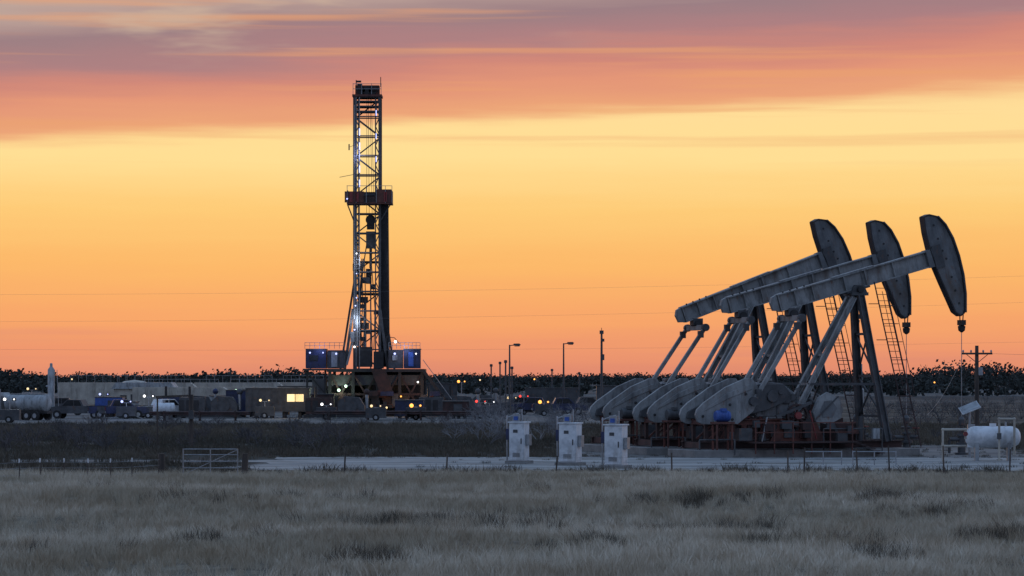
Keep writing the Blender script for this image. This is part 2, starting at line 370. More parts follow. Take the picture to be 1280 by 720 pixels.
# ---------------------------------------------------------------- pumpjack
def pumpjack(loc,rot,ang,seed,motor='dgrey'):
    random.seed(seed)
    E=empty('pumpjack',loc,rot);PZ=8.2
    b=B()
    for s in(-1,1):
        b.ibeam((.05,s*.38,PZ-.15),(1.0,s*1.5,.75),.30,.34,'dgrey',up=(1,0,0))
        b.ibeam((-.25,s*.30,PZ-.25),(-3.7,s*.62,1.9),.2,.27,'grey',up=(1,0,0))
    for z in(6.1,4.0,2.0):
        t=(PZ-.15-z)/(PZ-.9);y=.38+(1.5-.38)*t;x=.05+.95*t
        b.bar((x,-y,z),(x,y,z),.12,.12,'dgrey')
    for (z1,z2) in((6.1,4.0),(4.0,2.0)):
        t1=(PZ-.15-z1)/(PZ-.9);t2=(PZ-.15-z2)/(PZ-.9)
        b.bar((.05+.95*t1,-.38-1.12*t1,z1),(.05+.95*t2,.38+1.12*t2,z2),.07,.07,'dgrey')
        b.bar((.05+.95*t1,.38+1.12*t1,z1),(.05+.95*t2,-.38-1.12*t2,z2),.07,.07,'dgrey')
    for s in(-1,1): b.bar((.62,s*1.05,3.6),(-2.9,s*.55,3.6),.10,.12,'dgrey')
    b.bar((-1.9,-.46,5.05),(-1.9,.46,5.05),.12,.12,'grey');b.bar((-2.8,-.54,3.6),(-2.8,.54,3.6),.12,.12,'grey')
    b.box((0,0,PZ-.1),(.9,1.0,.16),'dgrey')
    for y0 in(-.42,.22): b.poly([(-.42,PZ-.02),(-.25,PZ+.34),(.25,PZ+.34),(.42,PZ-.02)],y0,y0+.2,'dgrey')
    b.cyl((0,-.62,PZ+.12),(0,.62,PZ+.12),.17,'black')
    b.obj('samson_post',E)
    A=empty('walking_beam_assembly',(0,0,PZ+.15));A.parent=E;A.rotation_euler=(0,-ang,0)
    b=B();h=.86;zc=.43
    b.ibeam((-4.35,0,zc),(4.6,0,zc),.46,h,'grey',t=.06)
    for x in(-4.3,-3.4,-2.4,-.6,.6,2.2,4.5):
        for s in(-1,1): b.box((x,s*.12,zc),(.05,.17,h-.13),'grey')
    b.box((0,0,-.03),(1.3,.6,.1),'dgrey');b.box((0,0,zc+h/2+.03),(2.4,.34,.04),'grey')
    b.poly([(-4.7,zc-.3),(-4.36,zc-.41),(-4.36,zc+.41),(-4.6,zc+.36),(-4.75,zc+.1)],-.12,.12,'grey')
    for x in(-4.0,-3.6,-3.2,-2.8): b.cyl((x,-.16,zc+h/2-.02),(x,-.16,zc+h/2+.08),.04,'black',n=6)
    b.obj('walking_beam',A)
    PX=lambda u,v:((u-1070)/23.5,(351-v)/25)
    out=[(1159,270),(1166,267),(1176,269),(1186,279),(1196,296),(1204,318),(1210,342),(1213,366),(1213,390),(1208,394),(1201,389),(1193,372),(1184,353),(1175,333),(1167,310),(1162,290)]
    ca,sa=math.cos(-math.radians(15.4)),math.sin(-math.radians(15.4))
    P=[]
    for u,v in out:
        x,z=PX(u,v);P.append((x*ca-z*sa,x*sa+z*ca+.43))
    b=B();b.poly(P,-.2,.2,'head')
    cx=sum(p[0] for p in P)/len(P);cz=sum(p[1] for p in P)/len(P)
    ring=P+[P[0]]
    for a,c in zip(ring[:-1],ring[1:]): b.bar((a[0],0,a[1]),(c[0],0,c[1]),.5,.06,'black' ,up=(cx-a[0],0,cz-a[1]))
    for a,c in zip(P[2:8],P[3:9]): b.bar((a[0]+.03,0,a[1]),(c[0]+.03,0,c[1]),.74,.06,'dgrey',up=(1,0,0))
    for i,(u,v) in enumerate(((1172,280),(1178,297),(1184,312),(1189,322),(1196,345),(1201,362),(1206,378),(1181,330))):
        x,z=PX(u,v);q=(x*ca-z*sa,x*sa+z*ca+.43);b.cyl((q[0],-.225,q[1]),(q[0],.225,q[1]),.055,'black',n=8)
    b.box((4.75,0,zc),(.5,.55,1.15),'dgrey')
    b.box((4.5,0,zc),(.7,.5,.9),'head')
    b.obj('horsehead',A)
    def wp(x,z): return (x*math.cos(ang)-z*math.sin(ang), PZ+.15+x*math.sin(ang)+z*math.cos(ang))
    tx,tz=wp(-3.75,-.28)
    b=B();b.box((tx,0,tz+.1),(.55,.5,.36),'dgrey');b.cyl((tx,-.35,tz),(tx,.35,tz),.2,'black')
    b.bar((tx,-1.2,tz-.22),(tx,1.2,tz-.22),.28,.28,'grey');b.obj('equalizer',E)
    pin=(-6.15,2.75)
    b=B()
    for s in(-1,1):
        b.bar((tx,s*1.2,tz-.2),(pin[0],s*1.2,pin[1]),.16,.19,'grey',up=(1,0,0))
        b.cyl((tx,s*1.08,tz-.22),(tx,s*1.32,tz-.22),.2,'dgrey');b.cyl((pin[0],s*.98,pin[1]),(pin[0],s*1.34,pin[1]),.22,'dgrey')
        for t in(.1,.9):
            q=Vector((tx,s*1.2,tz-.2)).lerp(Vector((pin[0],s*1.2,pin[1])),t);b.box(q,(.28,.2,.36),'dgrey')
    b.obj('pitman_arms',E)
    # solid wedge cranks with a bolted counterweight slab
    q2=lambda pts:[((u-1070)/23.5-.2,(570-v)/25) for u,v in pts]
    arm=q2([(972,480),(940,480),(905,494),(868,514),(866,522),(900,524),(950,512),(974,502),(980,490)])
    slab1=q2([(930,473),(921,473),(896,484),(869,503),(861,511),(859,518),(862,526),(868,529),(912,529),(932,513),(938,498),(937,482)])
    rib=q2([(926,480),(898,491),(872,509),(870,513),(899,498),(930,486)])
    b=B()
    for s in(-1,1):
        b.poly(arm,*sorted((s*.72,s*.88)),'dgrey');b.poly(slab1,*sorted((s*.882,s*1.06)),'grey');b.poly(rib,*sorted((s*1.062,s*1.10)),'grey')
        for u,v in((922,492),(868,519),(884,514),(902,505),(905,523)):
            (x,z),=q2([(u,v)]);b.cyl((x,s*1.0,z),(x,s*1.12,z),.07,'black',n=8)
        b.cyl((-5.0,s*.7,3.0),(-5.0,s*1.0,3.0),.3,'dgrey')
        b.cyl((-4.55,s*.7,3.2),(-4.55,s*.95,3.2),.12,'dgrey')
    b.obj('crank_counterweights',E,bevel=.02)
    b=B()
    b.poly([(-6.0,2.25),(-6.05,3.1),(-5.8,3.55),(-5.1,3.72),(-4.3,3.62),(-3.7,3.2),(-3.6,2.3),(-4.0,2.0),(-5.7,2.0)],-.6,.6,'head')
    for x,r in((-5.0,.52),(-4.15,.34),(-3.8,.2)):
        b.cyl((x,-.70,2.95),(x,.70,2.95),r,'dgrey',n=16)
    for x in(-5.7,-5.4,-4.6,-3.95): b.box((x,0,2.7),(.07,1.3,1.2),'head')
    b.box((-4.8,0,2.95),(2.5,1.32,.08),'dgrey')
    b.box((-5.0,0,3.8),(.6,.5,.14),'grey');b.cyl((-4.6,.2,3.7),(-4.6,.2,4.05),.06,'dgrey')
    b.obj('gearbox',E,bevel=.03)
    b=B()
    b.poly([(-2.95,2.2),(-2.6,2.95),(-2.15,3.2),(-1.5,2.85),(-1.3,2.35),(-1.45,1.9),(-2.1,1.6),(-2.8,1.75)],-1.25,-1.0,'grey')
    b.poly([(-2.6,2.25),(-2.35,2.75),(-1.95,2.8),(-1.65,2.4),(-1.9,1.95),(-2.4,1.95)],-1.27,-1.252,'head')
    b.bar((-2.9,-1.3,1.8),(-1.6,-1.3,3.0),.03,.07,'dgrey')
    b.cyl((-3.75,-1.3,2.05),(-3.75,-1.15,2.05),.18,'red',n=14)
    for k in range(8):
        a=k*math.pi/4;b.bar((-3.75,-1.1,2.05),(-3.75+.52*math.cos(a),-1.1,2.05+.52*math.sin(a)),.08,.1,'drust')
    for k in range(20):
        a0,a1=k*math.pi/10,(k+1)*math.pi/10;b.bar((-3.75+.54*math.cos(a0),-1.1,2.05+.54*math.sin(a0)),(-3.75+.54*math.cos(a1),-1.1,2.05+.54*math.sin(a1)),.2,.09,'drust')
    b.poly([(-5.2,.8),(-4.6,1.9),(-4.2,1.3),(-3.3,1.35),(-2.9,2.0),(-2.2,.8)],-1.1,-1.02,'rust')
    b.poly([(-4.2,.8),(-3.4,2.3),(-1.7,1.5),(-1.5,.8)],.9,.98,'drust')
    b.cyl((-3.0,-.9,2.9),(-1.9,-1.0,1.9),.08,'dgrey')
    for (p,q,m) in (((-3.4,-.9,.8),(-2.2,-.9,2.4),'dgrey'),((-1.3,-.9,.8),(-2.2,-.9,2.6),'dgrey'),((-4.9,-1.15,2.0),(-3.0,-1.15,2.7),'dgrey'),((-3.0,.5,.8),(-3.0,.5,3.4),'head')): b.bar(p,q,.12,.14,m)
    b.obj('belt_guard',E)
    b=B()
    for s in(-1,1):
        b.ibeam((-9.0,s*1.05,.62),(2.0,s*1.05,.62),.3,.36,'drust')
        b.ibeam((-8.6,s*.75,1.75),(-2.6,s*.75,1.75),.24,.28,'rust')
        for x in(-8.5,-7.4,-6.2,-5.0,-3.8,-2.7): b.bar((x,s*.75,.8),(x,s*.75,1.62),.16,.16,'drust',up=(1,0,0))
        b.bar((-8.4,s*.75,.85),(-7.5,s*.75,1.6),.09,.09,'rust');b.bar((-6.1,s*.75,.85),(-5.1,s*.75,1.6),.09,.09,'rust')
    for x in(-8.8,-7,-5,-3,-1,1,1.9): b.box((x,0,.62),(.2,2.0,.3),'drust')
    for x in(-8.5,-7.4,-6.2,-5.0,-3.8,-2.7): b.box((x,0,1.72),(.18,1.4,.2),'rust')
    b.box((-3.9,-1.9,.75),(5.6,1.2,.06),'drust')
    for x in(-6.6,-5.6,-4.6,-3.6,-2.6,-1.4): b.bar((x,-2.45,.2),(x,-2.45,1.75),.05,.05,'rust',up=(1,0,0))
    for z in(1.25,1.72): b.bar((-6.6,-2.45,z),(-1.2,-2.45,z),.045,.045,'rust')
    for k in range(6): b.box((-.9+k*.25,-1.8,.7-k*.1),(.25,.9,.04),'drust')
    b.obj('skid_frame',E)
    b=B()
    b.tube([Vector(q) for q in((-9.2,-1.6,.15),(-9.2,-1.6,.9),(-7.6,-1.6,.9),(-7.6,-2.2,.9),(-7.6,-2.2,.15))],.04,'dgrey')
    b.tube([Vector(q) for q in((-2.6,-1.7,.15),(-2.6,-1.7,1.4),(.6,-1.7,1.4),(.6,-1.7,.1))],.035,'dgrey')
    b.box((.2,-1.8,1.15),(.35,.2,.5),'pale');b.box((-1.2,-1.75,1.35),(.3,.2,.4),'dgrey')
    b.bar((-2.9,-1.5,.9),(-3.3,-1.6,2.3),.05,.05,'red');b.bar((-5.9,-1.65,.8),(-5.6,-1.6,2.0),.05,.05,'galv')
    b.box((-6.9,-1.7,1.15),(.7,.5,.6),'dgrey');b.box((-.6,1.3,1.4),(.8,.5,1.0),'drust');b.box((-1.0,0,1.2),(1.4,1.2,.9),'drust')
    b.cyl((-.2,-.9,.8),(-.2,-.9,2.0),.16,'dgrey');b.cyl((-2.2,.4,.8),(-2.2,.4,2.6),.1,'rust');b.cyl((-1.6,.6,.8),(-1.6,.6,3.2),.07,'dgrey')
    for k in range(16):
        b.box((random.uniform(-6.2,-.4),random.uniform(-1.8,-.9),random.uniform(.9,1.7)),(random.uniform(.15,.6),random.uniform(.15,.4),random.uniform(.15,.6)),random.choice(('dgrey','drust','rust','black','head')))
    b.obj('pipework',E)
    b=B();b.box((-3.4,0,.2),(12.2,3.4,.4),'conc');b.obj('concrete_footing',E,bevel=.03)
    b=B();mx,my,mz=-8.05,-1.75,2.05
    b.box((mx,my,1.72),(1.0,.7,.1),'rust')
    for sx in(-.4,.4):
        for sy in(-.25,.25): b.bar((mx+sx,my+sy,.4),(mx+sx,my+sy,1.7),.08,.08,'rust',up=(1,0,0))
    b.revolve((mx-.4,my,mz),(1,0,0),[(0,.12),(.02,.24),(.1,.27),(.65,.27),(.76,.23),(.8,.1)],motor,18)
    for k in range(7): b.cyl((mx-.26+k*.08,my,mz),(mx-.235+k*.08,my,mz),.29,motor,n=18)
    b.box((mx,my-.1,mz+.3),(.26,.24,.16),motor)
    b.obj('electric_motor',E)
    b=B()
    p1=(.7,-.62,PZ+.5);p2=(2.0,-2.0,.5);p3=(1.25,-.62,PZ+.5);p4=(2.6,-2.0,.5)
    b.bar(p1,p2,.05,.05,'drust');b.bar(p3,p4,.05,.05,'drust')
    for k in range(1,26):
        t=k/26;b.bar(Vector(p1).lerp(Vector(p2),t),Vector(p3).lerp(Vector(p4),t),.03,.03,'drust')
    for z in(PZ-.6,PZ-2.4,PZ-4.2):
        t=(PZ+.5-z)/(PZ);q=Vector(p1).lerp(Vector(p2),t);b.bar(q,(q.x-.45,q.y+.25,z),.04,.04,'drust')
    for z in np.arange(3.0,PZ,.9):
        t=(PZ+.5-z)/(PZ);q=Vector(p1).lerp(Vector(p2),t);q_=Vector(p3).lerp(Vector(p4),t)
        b.tube([q,q+Vector((-.05,-.45,0)),(q+q_)/2+Vector((0,-.7,0)),q_+Vector((.05,-.45,0)),q_],.018,'drust',4)
    for dx in(0,.28,.55): b.bar(Vector(p1).lerp(Vector(p2),.06)+Vector((dx,-.65,0)),Vector(p1).lerp(Vector(p2),.68)+Vector((dx,-.65,0)),.025,.025,'drust')
    b.obj('ladder',E)
    hx,hz=wp(*P[8]);hx-=.05
    b=B()
    for s in(-1,1): b.cyl((hx,s*.2,hz+.1),(hx-.02,s*.12,hz-.75),.03,'black',n=6)
    b.box((hx,0,hz-.5),(.24,.5,.26),'black');b.revolve((hx,0,hz-1.0),(0,0,1),[(0,.05),(.1,.17),(.3,.2),(.42,.08)],'black',10)
    b.cyl((hx,0,hz-.9),(hx,0,1.9),.018,'galv',n=6);b.obj('bridle_and_rod',E)
    b=B();b.revolve((hx,0,0),(0,0,1),[(0,.34),(.12,.34),(.13,.2),(.5,.2),(.51,.33),(.62,.33),(.63,.18),(.95,.18),(.96,.27),(1.06,.27),(1.07,.12),(1.5,.12),(1.52,.18),(1.8,.18),(1.95,.06)],'dgrey',16)
    b.cyl((hx-.7,0,.8),(hx+.7,0,.8),.09,'dgrey');b.cyl((hx+.55,0,.8),(hx+.55,0,1.25),.04,'dgrey');b.cyl((hx+.55,0,1.25),(hx+.55,0,1.29),.2,'red',n=14)
    b.cyl((hx-.7,0,.8),(hx-.7,0,.1),.07,'dgrey');b.cyl((hx,-.5,1.3),(hx,.5,1.3),.07,'dgrey')
    b.obj('wellhead',E)
    return E
YAW=math.radians(20);n=Vector((-math.sin(YAW),math.cos(YAW),0));base=Vector((17.2,160,0))
pumpjack(base,YAW,math.radians(15.4),1,'blue')
pumpjack(base+n*6.1,YAW,math.radians(15.2),2)
pumpjack(base+n*12.2,YAW,math.radians(20.3),3)

# ---------------------------------------------------------------- drilling rig
random.seed(11)
RY=320;RX=at(459,RY);R=empty('drilling_rig',(RX,RY,0))
def lattice(b,x0,x1,y0,y1,z0,z1,npan,m,t=.16,tb=.07):
    zs=[z0+(z1-z0)*i/npan for i in range(npan+1)]
    for x in(x0,x1):
        for y in(y0,y1): b.bar((x,y,z0),(x,y,z1),t,t,m,up=(0,1,0))
    for i,z in enumerate(zs):
        for y in(y0,y1): b.bar((x0,y,z),(x1,y,z),tb,tb,m)
        for x in(x0,x1): b.bar((x,y0,z),(x,y1,z),tb,tb,m)
        if i<npan:
            z2=zs[i+1];zm=(z+z2)/2;l,r=(x0,x1) if i%2 else (x1,x0)
            b.bar((l,y1,z),(r,y1,z2),tb,tb,m)
            b.bar((x0,y0,z),(x0,y1,zm),tb,tb,m);b.bar((x0,y1,zm),(x0,y0,z2),tb,tb,m)
            b.bar((x1,y0,z),(x1,y1,zm),tb,tb,m);b.bar((x1,y1,zm),(x1,y0,z2),tb,tb,m)
            xi=.42
            for xx,sg in((x0,1),(x1,-1)):
                b.bar((xx+sg*xi,y0,z),(xx+sg*xi,y0,z2),tb,tb,m,up=(0,1,0));b.bar((xx,y0,z),(xx+sg*xi,y0,zm),tb*.8,tb*.8,m);b.bar((xx+sg*xi,y0,zm),(xx,y0,z2),tb*.8,tb*.8,m)
            if i%2==0: b.bar((l,y0,z),(r,y0,z2),tb*.8,tb*.8,m)
top=33.0;FL=4.7
b=B();lattice(b,-1.22,1.3,-1.1,1.1,FL,top-1.2,14,'dgrey',.27,.12)
for z in np.arange(FL+1,top-2,.45): b.bar((-1.05,-1.28,z),(-.7,-1.28,z),.03,.03,'galv')
for x in(-1.05,-.7): b.bar((x,-1.28,FL),(x,-1.28,top-1.2),.06,.05,'galv',up=(0,1,0))
b.bar((-1.22,-1.26,FL+5),(-1.22,-1.26,top-2),.08,.04,'galv',up=(0,1,0))
b.obj('mast',R)
b=B()
b.box((.04,0,top-1.05),(2.95,2.7,.22),'rust');b.box((.04,0,top-.45),(2.4,1.6,.9),'rust')
for x in(-.6,0,.6): b.cyl((x,-.95,top-.5),(x,.95,top-.5),.42,'black',n=16)
for x in(-1.35,-.5,.5,1.45): b.bar((x,-1.3,top-.95),(x,-1.3,top+.15),.05,.05,'galv',up=(1,0,0))
b.bar((-1.35,-1.3,top+.1),(1.45,-1.3,top+.1),.05,.05,'galv');b.bar((-1.35,-1.3,top-.4),(1.45,-1.3,top-.4),.05,.05,'galv')
b.box((-.7,-1.0,top-.1),(.5,.4,.5),'drust');b.box((.7,-1.0,top-.3),(.6,.4,.5),'drust')
b.cyl((-1.1,0,top-.1),(-1.1,0,top+.6),.05,'black');b.cyl((1.35,0,top-.1),(1.35,0,top+.9),.04,'black');b.cyl((-1.1,0,top+.45),(-.6,0,top+.45),.1,'black')
for k in range(3): b.box((.04,0,top-1.6-k*.5),(2.6-.1*k,2.2,.12),'dgrey')
b.obj('crown_block',R)
b=B();z=21.2
b.box((.3,-.3,z),(4.5,3.4,.16),'rust')
b.box((-1.2,-1.95,z+.6),(1.9,.1,1.1),'rust');b.box((1.75,-1.95,z+.7),(1.5,.1,1.3),'rust');b.box((2.5,-.4,z+.65),(.08,3.0,1.25),'rust');b.box((-1.9,-.4,z+.65),(.08,3.0,1.25),'rust')
b.box((.4,-1.9,z+.35),(1.2,.06,.6),'drust');b.box((.3,1.2,z+.65),(4.4,.1,1.25),'drust')
for x in(-1.9,-1,0,1,1.9,2.55): b.bar((x,-2.03,z),(x,-2.03,z+1.7),.05,.05,'galv',up=(1,0,0))
b.bar((-1.95,-2.03,z+1.7),(2.55,-2.03,z+1.7),.05,.05,'galv')
for s in(-1.9,2.4): b.bar((s,-1.6,z-.1),(1.1*(1 if s>0 else -1),-1.0,z-2.2),.09,.09,'dgrey')
for x in(-1.5,-.9,1.9): b.bar((x,-2.04,z+.1),(x,-2.04,z+1.1),.3,.03,'red',up=(0,1,0))
b.bar((-2.7,-1.2,z+2.6),(-1.2,-1.1,z+2.9),.05,.05,'dgrey');b.box((-1.75,-1.2,z+5.6),(.12,.12,.6),'black');b.bar((-1.75,-1.2,z+5.6),(-1.2,-1.2,z+5.8),.04,.04,'black')
b.obj('racking_board',R)
b=B()
for i in range(8):
    for j in range(5): b.cyl((1.42+i*.115,-.9+j*.2,FL+.2),(1.35+i*.105,-.9+j*.2,21.0+random.uniform(0,.9)),.06,'black',n=6)
b.obj('racked_drill_pipe',R)
b=B()
b.box((.35,0,19.3),(.75,.6,1.3),'black');b.cyl((.35,-.35,19.6),(.35,.35,19.6),.5,'black',n=16);b.box((.35,0,17.6),(.9,.7,1.7),'dgrey');b.cyl((.35,0,16.8),(.35,0,14.8),.14,'black')
b.cyl((.35,0,14.8),(.35,0,FL),.07,'galv')
for x in(-.05,.2,.5,.7): b.cyl((x,0,19.9),(x*.6,0,top-1.2),.022,'black',n=5)
b.tube([Vector(q) for q in((.0,-.3,17.4),(-.6,-.4,13.5),(-.8,-.4,11.5),(-.9,-.4,13.5),(-1.0,-.5,18))],.06,'black')
for zz in(8.5,12.2,15.4): b.box((.2,.9,zz),(2.2,.3,.25),'black')
b.obj('travelling_block',R)
b=B()
for s in(-1.45,1.4):
    b.bar((s*1.5,-1.2,FL),(s*.95,-1.1,FL+6),.26,.26,'dgrey',up=(0,1,0))
    b.bar((s*1.9,1.6,FL),(s*.9,1.0,FL+9),.2,.2,'dgrey',up=(0,1,0))
b.bar((-2.0,-1.3,FL+.4),(-1.2,-1.1,FL+3.6),.22,.22,'galv');b.box((-1.4,-1.3,FL+3.2),(.4,.3,1.0),'galv')
b.box((-.3,-.9,FL+1.2),(1.7,.8,2.0),'black');b.box((1.2,-1.2,FL+.9),(1.0,.8,1.7),'black')
b.box((-.9,-1.25,FL+4.5),(.12,.12,4.5),'galv');b.cyl((-.2,-.4,FL+2),(-.2,-.4,FL+7),.15,'galv')
b.cyl((.1,-.6,FL+8.5),(.1,-.6,FL+10),.2,'black')
for k in range(12):
    b.box((random.uniform(-1.0,1.0),-.7,FL+3+k*.65),(random.uniform(.3,.9),.4,random.uniform(.3,.7)),random.choice(('black','dgrey','drust')))
for k in range(8):
    x=random.uniform(-1,1);b.tube([Vector((x,-1.0,FL+2)),Vector((x+random.uniform(-.4,.4),-1.1,FL+6)),Vector((x*.6,-1.0,FL+11))],.05,'black')
b.obj('iron_roughneck_and_standpipe',R)
b=B()
b.box((1.0,0,FL-.15),(9.6,9,.3),'black')
for x in(-3.5,-1.2,1.2,3.4,5.6):
    for y in(-4.2,4.2): b.bar((x,y,0),(x,y,FL-.3),.3,.3,'black',up=(1,0,0))
for x0,x1 in((-3.5,-1.2),(-1.2,1.2),(1.2,3.4),(3.4,5.6)):
    for y in(-4.2,4.2):
        b.bar((x0,y,.2),(x1,y,FL-.4),.16,.16,'drust');b.bar((x1,y,.2),(x0,y,FL-.4),.16,.16,'drust')
    b.box(((x0+x1)/2,-3.2,FL-1.1),(2.1,1.5,1.0),'dgrey')
b.box((1,-4.2,2.2),(9.3,.2,.22),'drust');b.box((1,0,.25),(10,9,.4),'black')
b.cyl((.3,0,.3),(.3,0,4),.6,'black',n=16);b.box((2.8,-3,1.2),(2.8,2.2,2.0),'black');b.box((-2.4,-3,1.0),(1.8,2.0,1.6),'dgrey')
b.box((2.0,2,3.0),(7,4,2.8),'black');b.box((-1.5,1.5,1.8),(5,3,2.4),'black')
b.poly([(.6,FL),(2.0,FL),(3.3,.9),(2.0,.9)],-5.2,-4.9,'drust')
for k in range(34):
    b.box((random.uniform(-3.4,8.0),-5.4+random.uniform(-.8,.6),random.uniform(.4,2.4)),(random.uniform(.3,1.3),.6,random.uniform(.3,1.3)),random.choice(('black','dgrey','drust','dblue','rust','black')))
for y in(-4.9,-4.1): b.bar((5.7,y,FL-.1),(9.0,y,.1),.1,.28,'black')
for k in range(16): b.box((5.7+3.3*(k+.5)/16,-4.5,FL-.2-(FL-.2)*(k+.5)/16),(.25,.8,.04),'black')
for y in(-4.9,-4.1): b.bar((5.7,y,FL+.9),(9.0,y,1.1),.05,.05,'galv')
b.bar((2.0,-2,FL+.2),(2.0,-2,7.9),.08,.08,'black',up=(1,0,0));b.tube([Vector((2.0,-2,7.9)),Vector((2.8,-2,7.8)),Vector((3.3,-2,7.2))],.04,'black')
b.obj('substructure',R)
def cabin(b,x0,x1,y0,y1,z0,z1,m):
    b.box(((x0+x1)/2,(y0+y1)/2,(z0+z1)/2),(x1-x0,y1-y0,z1-z0),m)
    b.box(((x0+x1)/2,(y0+y1)/2,z1+.05),(x1-x0+.1,y1-y0+.16,.1),'dgrey')
    n=max(2,int((x1-x0)/.5))
    for i in range(n+1): b.box((x0+(x1-x0)*i/n,y0-.03,(z0+z1)/2),(.06,.06,z1-z0-.1),m)
b=B()
cabin(b,-5.9,-3.95,-3.5,-1,FL+.05,FL+1.9,'dblue');cabin(b,-3.8,-2.1,-3.2,-1,FL+.05,FL+1.75,'dgrey');cabin(b,2.3,3.65,-3.6,-1.2,FL+.05,FL+1.8,'dgrey');cabin(b,3.8,5.4,-3.8,-1.2,FL+.05,FL+1.9,'dblue')
b.box((-5.1,-3.58,FL+1.1),(.8,.06,.5),'glass');b.box((-3.1,-3.28,FL+.95),(.6,.06,1.5),'pale');b.box((4.5,-3.87,FL+.95),(.5,.06,1.4),'blue');b.box((2.9,-3.68,FL+1.1),(.5,.06,.5),'pale')
for x0,x1,y in((-6,-2.1,-3.62),(2.3,5.4,-3.92)):
    for i in range(9):
        x=x0+(x1-x0)*i/8;b.bar((x,y,FL+2),(x,y,FL+2.6),.04,.04,'galv',up=(1,0,0))
    for zz in(2.3,2.6): b.bar((x0,y,FL+zz),(x1,y,FL+zz),.04,.04,'galv')
for x in(-5.8,-4,-2.3): b.bar((x,-3.2,0),(x,-3.2,FL-.1),.2,.2,'black',up=(1,0,0))
b.bar((-5.8,-3.2,.2),(-2.3,-3.2,FL-.3),.12,.12,'black');b.bar((-2.3,-3.2,.2),(-5.8,-3.2,FL-.3),.12,.12,'black');b.box((-4.2,-2.2,FL-.07),(4.0,3.0,.18),'black')
b.box((-4.6,-2.6,2.9),(1.4,1.2,1.6),'dgrey');b.box((-3.1,-2.6,1.0),(1.7,1.2,1.8),'black')
b.obj('doghouse',R)
b=B()
for z in(28.3,26.9,24.6,23.2): b.box((-.7,-1.33,z),(.1,.12,.7),'lb')
for z in(30.2,25.6,27.9): b.box((.95,-1.27,z),(.08,.1,.55),'lb')
for x,y,z,r,m in((-1.9,-2.15,21.6,.08,'lb'),(-2.9,-3.7,FL+1.5,.1,'lb'),(2.9,-3.9,FL+1.5,.11,'lb'),(5.0,-3.95,FL+1.5,.07,'lw'),(2.9,-2,FL+2.7,.14,'lw'),(-1.2,-1.5,FL+2.2,.1,'lw'),(-1.2,-1.4,FL+3.9,.08,'lb'),(-1.1,-1.35,FL+6.3,.07,'lb'),(-1.0,-1.35,11.8,.07,'lb'),(-2.6,-4.5,2.6,.15,'lg'),(-1.9,-4.5,3.0,.14,'lg'),(-3.1,-4.5,2.0,.1,'lw'),(4.4,-6.5,.9,.12,'lr'),(6.6,-6.5,1.2,.14,'lo'),(5.2,-4.5,3.4,.09,'lw'),(-1.0,-1.35,16.2,.07,'lw'),(-1,-1.35,14.2,.06,'lb'),(-5.5,-3.65,FL+1.6,.09,'lb'),(-4.2,-3.65,FL+1.6,.07,'lb'),(2.2,-6.6,.9,.1,'ly'),(-3.4,-6.4,1.1,.1,'ly'),(3.6,-6.5,2.0,.08,'lo'),(7.4,-6.4,.9,.07,'ly'),(-.4,-6.5,.7,.09,'lo')):
    b.sph((x,y,z),r,m,8)
b.obj('rig_lamps',R)
def plight(name,loc,e,c,r=.4,parent=None):
    l=bpy.data.lights.new(name,'POINT');l.energy=e;l.color=c;l.shadow_soft_size=r;o=bpy.data.objects.new(name,l);S.collection.objects.link(o);o.location=loc
    if parent:o.parent=parent
plight('doghouse_lamp',(-4.5,-4.4,FL+1.9),38,(.3,.4,1),parent=R);plight('doghouse_lamp',(3.9,-4.8,FL+1.9),50,(.45,.55,1),parent=R)
plight('cellar_lamp',(-2.4,-5.4,2.6),100,(.8,1,.7),parent=R);plight('catwalk_lamp',(4.6,-8,2.2),120,(1,.55,.25),parent=R);plight('mast_lamp',(-1.2,-2.2,9.5),110,(.7,.8,1),parent=R);plight('mast_lamp',(-.5,-2.2,15.5),70,(.7,.8,1),parent=R);plight('mast_lamp',(-.6,-2.0,26),80,(.5,.55,1),parent=R)

# ---------------------------------------------------------------- street lamps
def lamp(u,Yd,vt,arm=.9,lit=None):
    h=zt(vt,Yd);b=B();b.cyl((0,0,0),(0,0,h),.12,'dgrey',.07,n=8);b.cyl((0,0,h-.08),(arm*.6,0,h),.05,'dgrey',n=6)
    b.poly([(arm*.35,h-.08),(arm*.45,h+.12),(arm*1.05,h+.13),(arm*1.2,h+.02),(arm*1.1,h-.1)],-.2,.2,'dgrey');b.box((arm*.8,0,h-.13),(.5,.3,.06),lit or 'glass');b.box((0,0,.15),(.5,.5,.3),'conc')
    return b.obj('street_lamp',loc=(at(u,Yd),Yd,0))
lamp(637,310,431);lamp(704.5,330,429)
def floodpole(u,Yd,vt):
    h=zt(vt,Yd);b=B();b.cyl((0,0,0),(0,0,h),.16,'dgrey',.1,n=8);b.box((0,0,h-.1),(.4,.3,.35),'dgrey');b.box((.1,-.1,h-.9),(.35,.25,.3),'dgrey');b.cyl((.0,0,h),(0,0,h+.35),.03,'black',n=5);b.box((.15,0,h-2.6),(.25,.25,.6),'dgrey')
    return b.obj('floodlight_pole',loc=(at(u,Yd),Yd,0))
floodpole(752,320,414)
def pole(u,Yd,vt,r=.08,name='steel_pole'):
    h=zt(vt,Yd);b=B();b.cyl((0,0,0),(0,0,h),r,'dgrey',n=7);b.box((0,0,h-.15),(.3,.2,.25),'dgrey');b.box((0,0,h*.6),(.22,.2,.4),'dgrey');return b.obj(name,loc=(at(u,Yd),Yd,0))
for u,Yd,vt in((614,330,455),(625,340,452),(632,300,450),(640,330,458),(690,360,461),(724,350,465)): pole(u,Yd,vt)

